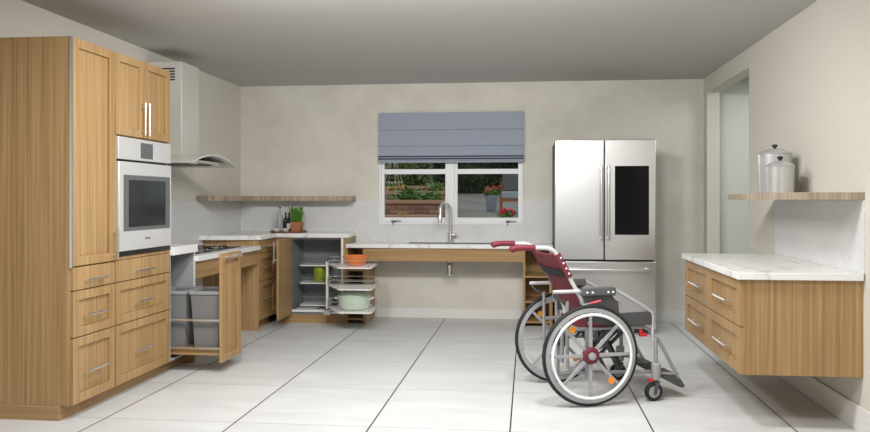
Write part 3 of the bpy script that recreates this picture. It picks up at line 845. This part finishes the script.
# ------------------------------------------------------------------ wheelchair
RZ = math.radians(17.5)
wc = thing('wheelchair', 'folding wheelchair with maroon backrest standing on the floor before the fridge', 'wheelchair', (.2858, 4.492, 0), RZ, local=True)
AX = .303
def wheel(yl, s):
    """s = outward side (-1 near the camera)"""
    c = (0, yl, AX)
    prof = lambda r0, r1, hw: [(r0,-hw),(r1,-hw*.9),(r1,hw*.9),(r0,hw)]
    bm = B()
    rr = lathe(bm, [(.256,-.011),(.285,-.012),(.289,0),(.285,.012),(.256,.011),(.256,-.011)], c, 56, 'y', False)
    w0 = link('rear_wheel', bm, 'wheelgrey', wc)
    bm = B(); tube(bm, circle(c, .289, 56), .0138, 10, closed=True); link('tyre', bm, 'tyre', w0)
    ch = (0, yl+s*.032, AX)
    bm = B(); tube(bm, circle(ch, .247, 56), .0085, 10, closed=True)
    link('handrim', bm, 'rimwhite', w0)
    bm = B()
    for k in range(6):
        a = 2*PI*k/6+.3
        tube(bm, [(.24*math.cos(a),yl+s*.032,AX+.24*math.sin(a)),(.262*math.cos(a),yl+s*.006,AX+.262*math.sin(a))], .005, 6)
    link('handrim_post', bm, 'wheelgrey', w0)
    for k in range(8):
        a = PI/4*k; d = Vector((math.cos(a),0,math.sin(a))); e = Vector((-d.z,0,d.x))
        bm = B(); o_ = Vector(c)
        A = [o_+d*.04+e*.011+Vector((0,t,0)) for t in (-.009,.009)]+[o_+d*.04-e*.011+Vector((0,t,0)) for t in (.009,-.009)]
        C = [o_+d*.262+e*.008+Vector((0,t,0)) for t in (-.006,.006)]+[o_+d*.262-e*.008+Vector((0,t,0)) for t in (.006,-.006)]
        A = [bm.verts.new(v) for v in A]; C = [bm.verts.new(v) for v in C]
        bm.faces.new(A); bm.faces.new(list(reversed(C)))
        for k2 in range(4): bm.faces.new((A[k2],C[k2],C[(k2+1)%4],A[(k2+1)%4]))
        link('spoke', bm, 'wheelgrey', w0, .002)
    bm = B(); lathe(bm, [(0,-s*.02),(.03,-s*.02),(.05,-s*.01),(.052,s*.012),(.04,s*.024),(.024,s*.026),(.024,s*.022),(0,s*.022)], c, 28, 'y')
    link('hub', bm, 'maroon', w0)
    bm = B(); lathe(bm, [(.023,s*.022),(.022,s*.034),(.011,s*.036),(.011,s*.04),(0,s*.04)], c, 22, 'y')
    hb = link('hub_cap', bm, 'wheelgrey', w0)
    for a in (math.radians(127), math.radians(-50)):
        bm = B(); p = (.2*math.cos(a), yl+s*.012, AX+.2*math.sin(a))
        lathe(bm, [(0,-.005),(.019,-.005),(.02,0),(.019,.005),(0,.005)], p, 20, 'y')
        link('reflector', bm, 'reflector', w0)
wheel(-.28, -1); wheel(.28, 1)
SY = .215
def side(y, s):
    T = lambda pts, r=.011, it=2: tube(B(), smooth_path([(x,y,z) for x, z in pts], it), r, 10)
    bt = link('back_tube', T([(-.33,.943),(-.225,.942),(-.182,.90),(-.13,.80),(-.045,.655),(.015,.54),(.03,.44)], .0125), 'tubewhite', wc)
    link('push_handle', tube(B(), [(-.478,y,.928),(-.468,y,.936),(-.44,y,.943),(-.41,y,.945),(-.36,y,.944),(-.325,y,.943)], [.014,.021,.019,.0175,.018,.019], 12), 'grip', wc)
    bm = B(); tube(bm, [(-.215,y+s*.012,.679),(-.05,y+s*.012,.679)], .0115, 10); link('rear_bar', bm, 'tubewhite', wc)
    link('bar_bracket', tube(B(), [(-.205,y+s*.012,.668),(-.175,y+s*.008,.63),(-.122,y,.612)], .007, 8), 'darkgrey', wc)
    bm = B(); tube(bm, [(-.052,y+s*.018,.678),(-.052,y-s*.01,.678)], .016, 12); tube(bm, [(-.052,y,.67),(-.03,y,.60)], .008, 8)
    link('pivot', bm, 'wheelgrey', wc)
    ya = y+s*.022
    bm = B(); box(bm, -.038, .174, ya-.025, ya+.025, .652, .702)
    ap = link('armrest', bm, 'vinyl', wc, .007)
    bm = B()
    for x in (-.012, .022, .122, .153): lathe(bm, [(.007,0),(.006,s*.004),(0,s*.005)], (x,ya+s*.025,.674), 12, 'y')
    link('stud', bm, 'rimwhite', ap)
    bm = B(); prism(bm, [(-.02,.651),(.158,.651),(.172,.625),(.198,.612),(.204,.50),(.17,.46),(-.02,.50)], 'y', ya-.006, ya+.006)
    link('skirt_guard', bm, 'darkgrey', wc, .002)
    bm = B(); prism(bm, [(.18,.542),(.40,.546),(.432,.538),(.432,.466),(.40,.462),(.18,.465)], 'y', ya-.008, ya+.008)
    link('front_guard', bm, 'darkgrey', wc, .003)
    bm = B(); tube(bm, smooth_path([(.165,ya,.685),(.20,ya,.672),(.405,ya,.552),(.424,ya,.53),(.424,ya,.44),(.424,ya,.362)],1), .0115, 10)
    link('arm_tube', bm, 'lightsilver', wc)
    bm = B()
    tube(bm, smooth_path([(-.122,y,.62),(-.122,y,.28),(-.118,y,.21),(-.06,y,.186),(.04,y,.184),(.42,y,.170)]), .0115, 10)
    tube(bm, [(-.125,y,.447),(.36,y,.452),(.41,y,.43),(.444,y,.372)], .0115, 10)
    tube(bm, [(.005,y,.45),(.005,y,.15)], .014, 10)
    tube(bm, [(.30,y,.45),(.30,y,.176)], .010, 10)
    link('side_frame', bm, 'silver', wc)
    bm = B(); box(bm, -.02, .035, min(y+s*.008,y+s*.045), max(y+s*.008,y+s*.045), .262, .318); link('axle_plate', bm, 'darkframe', wc, .003)
    bm = B(); tube(bm, [(.10,y-s*.02,.44),(.215,y-s*.02,.19)], .012, 8); tube(bm, [(.09,y-s*.02,.32),(.21,y-s*.02,.43)], .009, 8)
    link('gusset_bar', bm, 'darkframe', wc)
    # brake
    bm = B(); tube(bm, smooth_path([(-.05,y+s*.05,.577),(-.035,y+s*.05,.604),(0,y+s*.05,.608)]), .006, 8); tube(bm, [(-.045,y+s*.045,.58),(-.03,y+s*.02,.53)], .006, 8)
    bk = link('brake', bm, 'silver', wc)
    link('brake_lever', tube(B(), [(-.005,y+s*.05,.608),(.035,y+s*.05,.615),(.072,y+s*.05,.624)], [.006,.009,.007], 8), 'pink', bk)
    # front: caster tube, caster
    yc = y+s*.05
    bm = B(); tube(bm, [(.440,yc-s*.02,.385),(.440,yc-s*.02,.20)], .0125, 10); tube(bm, [(.440,y,.38),(.440,yc-s*.02,.37)], .011, 8)
    link('front_post', bm, 'silver', wc)
    link('caster_socket', tube(B(), [(.437,yc-s*.01,.232),(.437,yc-s*.01,.226),(.437,yc-s*.01,.138),(.437,yc-s*.01,.13)], [.024,.029,.027,.022], 16), 'wheelgrey', wc)
    cf = bm = B(); tube(bm, [(.437,yc-s*.01,.135),(.437,yc-s*.01,.118)], .012, 8)
    for t in (-.020, .020): prism(bm, [(.425,.122),(.452,.122),(.430,.045),(.412,.045)], 'y', yc-s*.01+t-.003, yc-s*.01+t+.003)
    box(bm, .424, .452, yc-s*.01-.022, yc-s*.01+.022, .110, .122)
    cf = link('caster_fork', bm, 'darkgrey', wc)
    cw = link('caster_wheel', lathe(B(), [(.0,-.012),(.036,-.012),(.036,.012),(0,.012)], (.42,yc-s*.01,.058), 26, 'y'), 'wheelgrey', wc)
    bm = B(); lathe(bm, [(.036,-.013),(.05,-.014),(.057,-.007),(.058,0),(.057,.007),(.05,.014),(.036,.013),(.036,-.013)], (.42,yc-s*.01,.058), 30, 'y', False); link('tyre', bm, 'tyre', cw)
    link('caster_lock', box(B(), .385, .418, yc-s*.01-.012, yc-s*.01+.012, .120, .136), 'red', wc, .003)
    # foot support
    link('footrest_tube', tube(B(), smooth_path([(.448,yc-s*.03,.378),(.47,yc-s*.03,.36),(.60,yc-s*.04,.125)],1), .0115, 10), 'silver', wc)
    bm = B(); tube(bm, [(.46,yc-s*.03,.165),(.60,yc-s*.04,.150)], .009, 8); link('footrest_strut', bm, 'silver', wc)
    bm = B(); prism(bm, [(.49,.150),(.585,.152),(.615,.118),(.645,.075),(.628,.062),(.60,.072),(.55,.100),(.492,.134)], 'y', yc-s*.03, yc-s*.19) 
    link('footplate', bm, 'darkgrey', wc, .004)
    bm = B(); box(bm, .335, .385, ya-.012, ya+.012, .395, .412); box(bm, .335, .355, ya-.01, ya+.01, .412, .436); link('armrest_catch', bm, 'red', wc, .003)
side(-SY, -1); side(SY, 1)
# backrest fabric
def sling(pts, th, y0, y1, m, name, sag=.0):
    n = 9; bm = B(); rows = []
    for j in range(n):
        t = j/(n-1); y = y0+(y1-y0)*t; sg = sag*4*t*(1-t)
        rows.append([(bm.verts.new((x-sg*dx, y, z-sg*dz)), bm.verts.new((x-sg*dx-th*dx, y, z-sg*dz-th*dz))) for x, z, dx, dz in pts])
    k = len(pts)
    for j in range(n-1):
        for i in range(k-1):
            bm.faces.new((rows[j][i][0], rows[j+1][i][0], rows[j+1][i+1][0], rows[j][i+1][0]))
            bm.faces.new((rows[j][i][1], rows[j][i+1][1], rows[j+1][i+1][1], rows[j+1][i][1]))
        for i in (0, k-1): bm.faces.new((rows[j][i][0], rows[j+1][i][0], rows[j+1][i][1], rows[j][i][1]))
    for j in (0, n-1):
        for i in range(k-1): bm.faces.new((rows[j][i][0], rows[j][i+1][0], rows[j][i+1][1], rows[j][i][1]))
    return link(name, bm, m, wc)
nx_, nz_ = .868, .497     # normal of the leaning back (towards the sitter)
back = [(-.187,.905),(-.148,.835),(-.109,.765),(-.067,.69),(-.023,.61),(.010,.55)]
bk = sling([(x+.002,z,nx_,nz_) for x, z in back], .014, -SY+.006, SY-.006, 'maroon', 'backrest', .016)
sling([(x+.015,z+.008,nx_,nz_) for x, z in back[:3]], .034, -SY-.017, -SY+.03, 'maroon', 'backrest_flap')
sling([(x+.015,z+.008,nx_,nz_) for x, z in back[:3]], .034, SY-.03, SY+.017, 'maroon', 'backrest_flap')
bm = B()
for s in (-1, 1):
    for x, z in ((-.168,.882),(-.151,.850),(-.133,.818),(-.116,.787)): lathe(bm, [(.0065,0),(.005,s*.004),(0,s*.005)], (x,s*(SY+.017),z), 10, 'y')
link('stud', bm, 'rimwhite', bk)
sling([(-.150,.812,nx_,nz_),(-.126,.770,nx_,nz_)], .010, -SY+.004, SY-.004, 'tyre', 'back_strap', .018)
sling([(.0,.475,0,1),(.12,.47,0,1),(.3,.478,0,1),(.40,.486,0,1)], .014, -SY-.012, SY+.012, 'maroon', 'seat', .03)
bm = B()
for x, y0, z0, y1, z1 in ((.13,-SY,.19,SY,.44),(.15,-SY,.44,SY,.19),(.24,-SY,.19,SY,.44),(.26,-SY,.44,SY,.19)):
    tube(bm, [(x,y0*.95,z0),(x,y1*.95,z1)], .012, 8)
link('cross_brace', bm, 'darkframe', wc)
link('axle', tube(B(), [(0,-.265,AX),(0,.265,AX)], .007, 8), 'darkframe', wc) if False else None

# ------------------------------------------------------------------ garden outside
def gz(y):
    P = [(7.34,.30),(13,.62),(17,.785),(21,.92),(30,1.55),(36,1.6)]
    for (a, b), (c_, d_) in zip(P, P[1:]):
        if y <= c_: return b+(d_-b)*(y-a)/(c_-a)
    return P[-1][1]
bm = B(); ys = [7.36,10,13,15,17,19,21,24,27,30,34]
rows = [[bm.verts.new((x,y,gz(y))) for x in (-14,-7,0,8)] for y in ys]
low = [[bm.verts.new((x,y,gz(y)-.3)) for x in (-14,8)] for y in (ys[0], ys[-1])]
for a, c_ in zip(rows, rows[1:]):
    for k in range(3): bm.faces.new((a[k],a[k+1],c_[k+1],c_[k]))
struct('patio', bm, 'pave', 'gently rising grey concrete patio outside the window')

def leafmass(name, label, x0, x1, y0, y1, z0, z1, n, size, m, cat='hedge', group=None, bumpy=.12):
    t = thing(name, label, cat, ((x0+x1)/2, (y0+y1)/2, z0), group=group)
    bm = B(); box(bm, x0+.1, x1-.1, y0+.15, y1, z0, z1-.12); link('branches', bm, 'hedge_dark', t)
    bm = B()
    for k in range(n):
        x = random.uniform(x0,x1); z = random.uniform(z0,z1); y = y0+abs(random.gauss(0,bumpy))
        y += .12*math.sin(x*2.1)+.08*math.sin(z*4+x)
        if random.random() < .15: z = z1+random.gauss(0,.06); y = random.uniform(y0,y1)
        leafquad(bm, Vector((x,y,z)), rv()+Vector((0,-.3,.3)), size*random.uniform(.6,1.3), size*.3, rv())
    link('foliage', bm, m, t)
leafmass('hedge', 'tall green hedge behind the raised brick beds', -8.4, -2.9, 21, 22.2, gz(21)-.1, 3.3, 6500, .16, 'hedge')
leafmass('hedge', 'dark clipped hedge along the far side of the patio', -6.5, 2.4, 29, 30.4, gz(29)-.1, 4.4, 9000, .2, 'hedge_dark')

def bed(x0, x1, y0, y1, z0, z1, label):
    t = thing('raised_bed', label, 'planter', ((x0+x1)/2, (y0+y1)/2, z0), group='raised brick garden beds')
    bm = B(); w_ = .22
    box(bm, x0, x1, y0, y0+w_, z0, z1); box(bm, x0, x1, y1-w_, y1, z0, z1); box(bm, x0, x0+w_, y0+w_, y1-w_, z0, z1); box(bm, x1-w_, x1, y0+w_, y1-w_, z0, z1)
    link('brick_wall', bm, 'brick', t)
    bm = B(); e = .04
    box(bm, x0-e, x1+e, y0-e, y0+w_+e, z1, z1+.075); box(bm, x0-e, x1+e, y1-w_-e, y1+e, z1, z1+.075); box(bm, x0-e, x0+w_+e, y0+w_+e, y1-w_-e, z1, z1+.075); box(bm, x1-w_-e, x1+e, y0+w_+e, y1-w_-e, z1, z1+.075)
    link('coping', bm, 'cap', t, .01)
    link('earth', box(B(), x0+w_, x1-w_, y0+w_, y1-w_, z0, z1-.06), 'soil', t)
bed(-4.2, -1.72, 13.5, 15.9, .62, 1.150, 'nearest raised brick garden bed seen through left pane')
bed(-4.4, -1.95, 16.3, 18.0, .74, 1.36, 'upper raised brick bed behind the nearest one')
bed(-4.7, -2.35, 18.4, 20.2, .82, 1.52, 'rear raised brick bed against the hedge')
# low front ledge of the beds
solo('garden_ledge', box(B(), -4.1, -1.7, 12.7, 13.1, .5, .945), 'cap', 'low stone ledge in front of the nearest brick bed', 'ledge', bevel=.01)
def veg(x, y, z, h, r, n, label, m='plantgreen', size=.14):
    t = thing('garden_plant', label, 'plant', (x,y,z), group='plants in the raised beds')
    bm = B()
    for k in range(6):
        a = random.uniform(0,2*PI); tube(bm, [(x,y,z),(x+.3*r*math.cos(a),y+.3*r*math.sin(a),z+h*.5),(x+.7*r*math.cos(a),y+.7*r*math.sin(a),z+h*.85)], .008, 4)
    link('stem', bm, 'plantgreen', t)
    bm = B()
    for k in range(n):
        a = random.uniform(0,2*PI); q = r*math.sqrt(random.random())
        leafquad(bm, Vector((x+q*math.cos(a), y+q*math.sin(a), z+h*random.uniform(.2,1)*(1-.35*q/r))), rv()+Vector((math.cos(a),math.sin(a),.2)), size, size*.32, rv()*.4+Vector((0,0,1)))
    link('foliage', bm, m, t)
for x, y, h_, r_, lab in ((-2.42,14.6,.42,.28,'leafy green vegetable plant in the middle of the nearest bed'),(-2.05,14.4,.30,.24,'low green vegetable plant at right end of the nearest bed'),(-2.75,15.2,.34,.24,'green vegetable plant at left in the nearest bed')):
    veg(x, y, 1.09, h_, r_, 130, lab)
veg(-2.25, 17.2, 1.30, .40, .28, 120, 'light green bushy plant at right in the upper bed', 'plantgreen')
veg(-3.25, 16.9, 1.30, .45, .22, 70, 'yellow flowering plant at left in the upper bed', 'yellow', .07)
veg(-2.35, 13.0, .945, .07, .14, 22, 'small yellow flowers on the front ledge', 'yellow', .05)
tl = thing('trellis', 'pale wire teepee trellis standing in the nearest bed', 'trellis', (-2.95, 14.9, 1.09))
for k in range(6):
    a = 2*PI*k/6
    link('cane', tube(B(), [(-2.95+.40*math.cos(a),14.9+.40*math.sin(a),1.09),(-2.9+.05*math.cos(a),14.9+.05*math.sin(a),2.15)], .007, 6), 'wire', tl)
for z_, r_ in ((1.35,.31),(1.6,.235),(1.85,.155)):
    link('hoop', tube(B(), circle((-2.93,14.9,z_), r_, 18, 'xy'), .006, 5, closed=True), 'wire', tl)
fp = thing('flower_pot', 'tall grey pot of red flowers on the patio', 'plant', (-1.04, 20, gz(20)))
g0 = gz(20)
link('pot', lathe(B(), [(0,0),(.125,0),(.135,.02),(.19,.44),(.19,.47),(.165,.47),(.16,.42),(0,.42)], (-1.04,20,g0), 24), 'potgrey', fp)
bm = B()
for k in range(150):
    a = random.uniform(0,2*PI); q = .22*math.sqrt(random.random())
    leafquad(bm, Vector((-1.04+q*math.cos(a),20+q*math.sin(a),g0+.44+random.uniform(0,.2))), rv()+Vector((0,0,.4)), .11, .035, rv())
link('foliage', bm, 'plantgreen', fp)
def blossoms(parent, c_, r_, h_, n, m):
    bm = B()
    for k in range(n):
        a = random.uniform(0,2*PI); q = r_*math.sqrt(random.random()); p_ = (c_[0]+q*math.cos(a), c_[1]+q*math.sin(a), c_[2]+random.uniform(0,h_))
        for j in range(6): leafquad(bm, Vector(p_), rv()+Vector((0,0,.3)), .06, .025, rv())
    link('blossom', bm, m, parent)
blossoms(fp, (-1.0,20,g0+.56), .2, .17, 26, 'petal'); blossoms(fp, (-1.14,19.95,g0+.52), .12, .15, 12, 'petal2')
ff = thing('flower_pot', 'low pot of red flowers at lower right corner of right pane', 'plant', (-.47, 15, gz(15)))
g1 = gz(15)
link('pot', lathe(B(), [(0,0),(.10,0),(.15,.13),(.15,.15),(.13,.15),(.12,.12),(0,.12)], (-.47,15,g1), 20), 'potgrey', ff)
bm = B()
for k in range(90):
    a = random.uniform(0,2*PI); q = .17*math.sqrt(random.random())
    leafquad(bm, Vector((-.47+q*math.cos(a),15+q*math.sin(a),g1+.14+random.uniform(0,.12))), rv()+Vector((0,0,.4)), .09, .03, rv())
link('foliage', bm, 'plantgreen', ff)
blossoms(ff, (-.47,15,g1+.2), .16, .12, 24, 'petal')
gc = thing('garden_chair', 'wooden garden armchair with grey cushions on the patio', 'chair', (-.35, 19, gz(19)))
g2 = gz(19)
for x in (-.73, .02):
    for y in (18.7, 19.4): link('leg', box(B(), x-.028, x+.028, y-.03, y+.03, g2, g2+(.48 if y < 19 else 1.0)), 'chairwood', gc)
bm = B(); box(bm, -.702, -.008, 18.68, 18.73, g2+.32, g2+.40); box(bm, -.702, -.008, 19.37, 19.42, g2+.32, g2+.40); box(bm, -.745, -.70, 18.73, 19.37, g2+.32, g2+.40); box(bm, -.008, .04, 18.73, 19.37, g2+.32, g2+.40)
link('seat_frame', bm, 'chairwood', gc)
link('seat_cushion', box(B(), -.70, -.01, 18.66, 19.3, g2+.401, g2+.60), 'teal', gc, .03)
link('back_cushion', box(B(), -.70, -.01, 19.2, 19.36, g2+.605, g2+1.15), 'vinyl', gc, .03)
link('back_rail', box(B(), -.745, .04, 19.37, 19.42, g2+.9, g2+1.0), 'chairwood', gc)

# ------------------------------------------------------------------ light
wd = bpy.data.worlds.new('daylight'); scene.world = wd; wd.use_nodes = True
bg = wd.node_tree.nodes['Background']; bg.inputs['Color'].default_value = (.93,.97,1,1); bg.inputs['Strength'].default_value = 1.3
def area(name, loc, sx, sy, power, rot=(0,0,0), col=(1,.995,.985)):
    l = bpy.data.lights.new(name, 'AREA'); l.shape = 'RECTANGLE'; l.size = sx; l.size_y = sy; l.energy = power; l.color = col
    o = bpy.data.objects.new(name, l); COL.objects.link(o); o.location = loc; o.rotation_euler = rot
    return o
for x, x2 in ((-1.5,-1.45), (-.3,-.6), (1.0,.25)):
    area('unseen_overhead_lamp', (x2, 3.35, 2.33), .3, .3, 31, (math.radians(42),0,0))  # tilted row added to brighten the back wall, no fixtures in view
    area('unseen_overhead_lamp', (x, 2.0, 2.42), .5, .5, 21)
area('hall_fill', (2.45, 6.2, 2.42), .5, .8, 14, col=(1,1,.97))  # fill light added to brighten the hall beyond the doorway, source unseen

# ------------------------------------------------------------------ camera
cam = bpy.data.cameras.new('camera'); co = bpy.data.objects.new('camera', cam); COL.objects.link(co)
co.location = (0, 0, 1.23); co.rotation_euler = (PI/2, 0, math.atan(.1))
cam.sensor_fit = 'HORIZONTAL'; cam.sensor_width = 36; cam.lens = 700/870*36
cam.shift_x = (435-458)/870; cam.shift_y = (199.7-216)/870
cam.clip_start = .05; cam.clip_end = 200
scene.camera = co
scene.view_settings.view_transform = 'Standard'; scene.view_settings.look = 'None'
scene.view_settings.gamma = 1; scene.view_settings.use_curve_mapping = False
scene.view_settings.exposure = -0.22
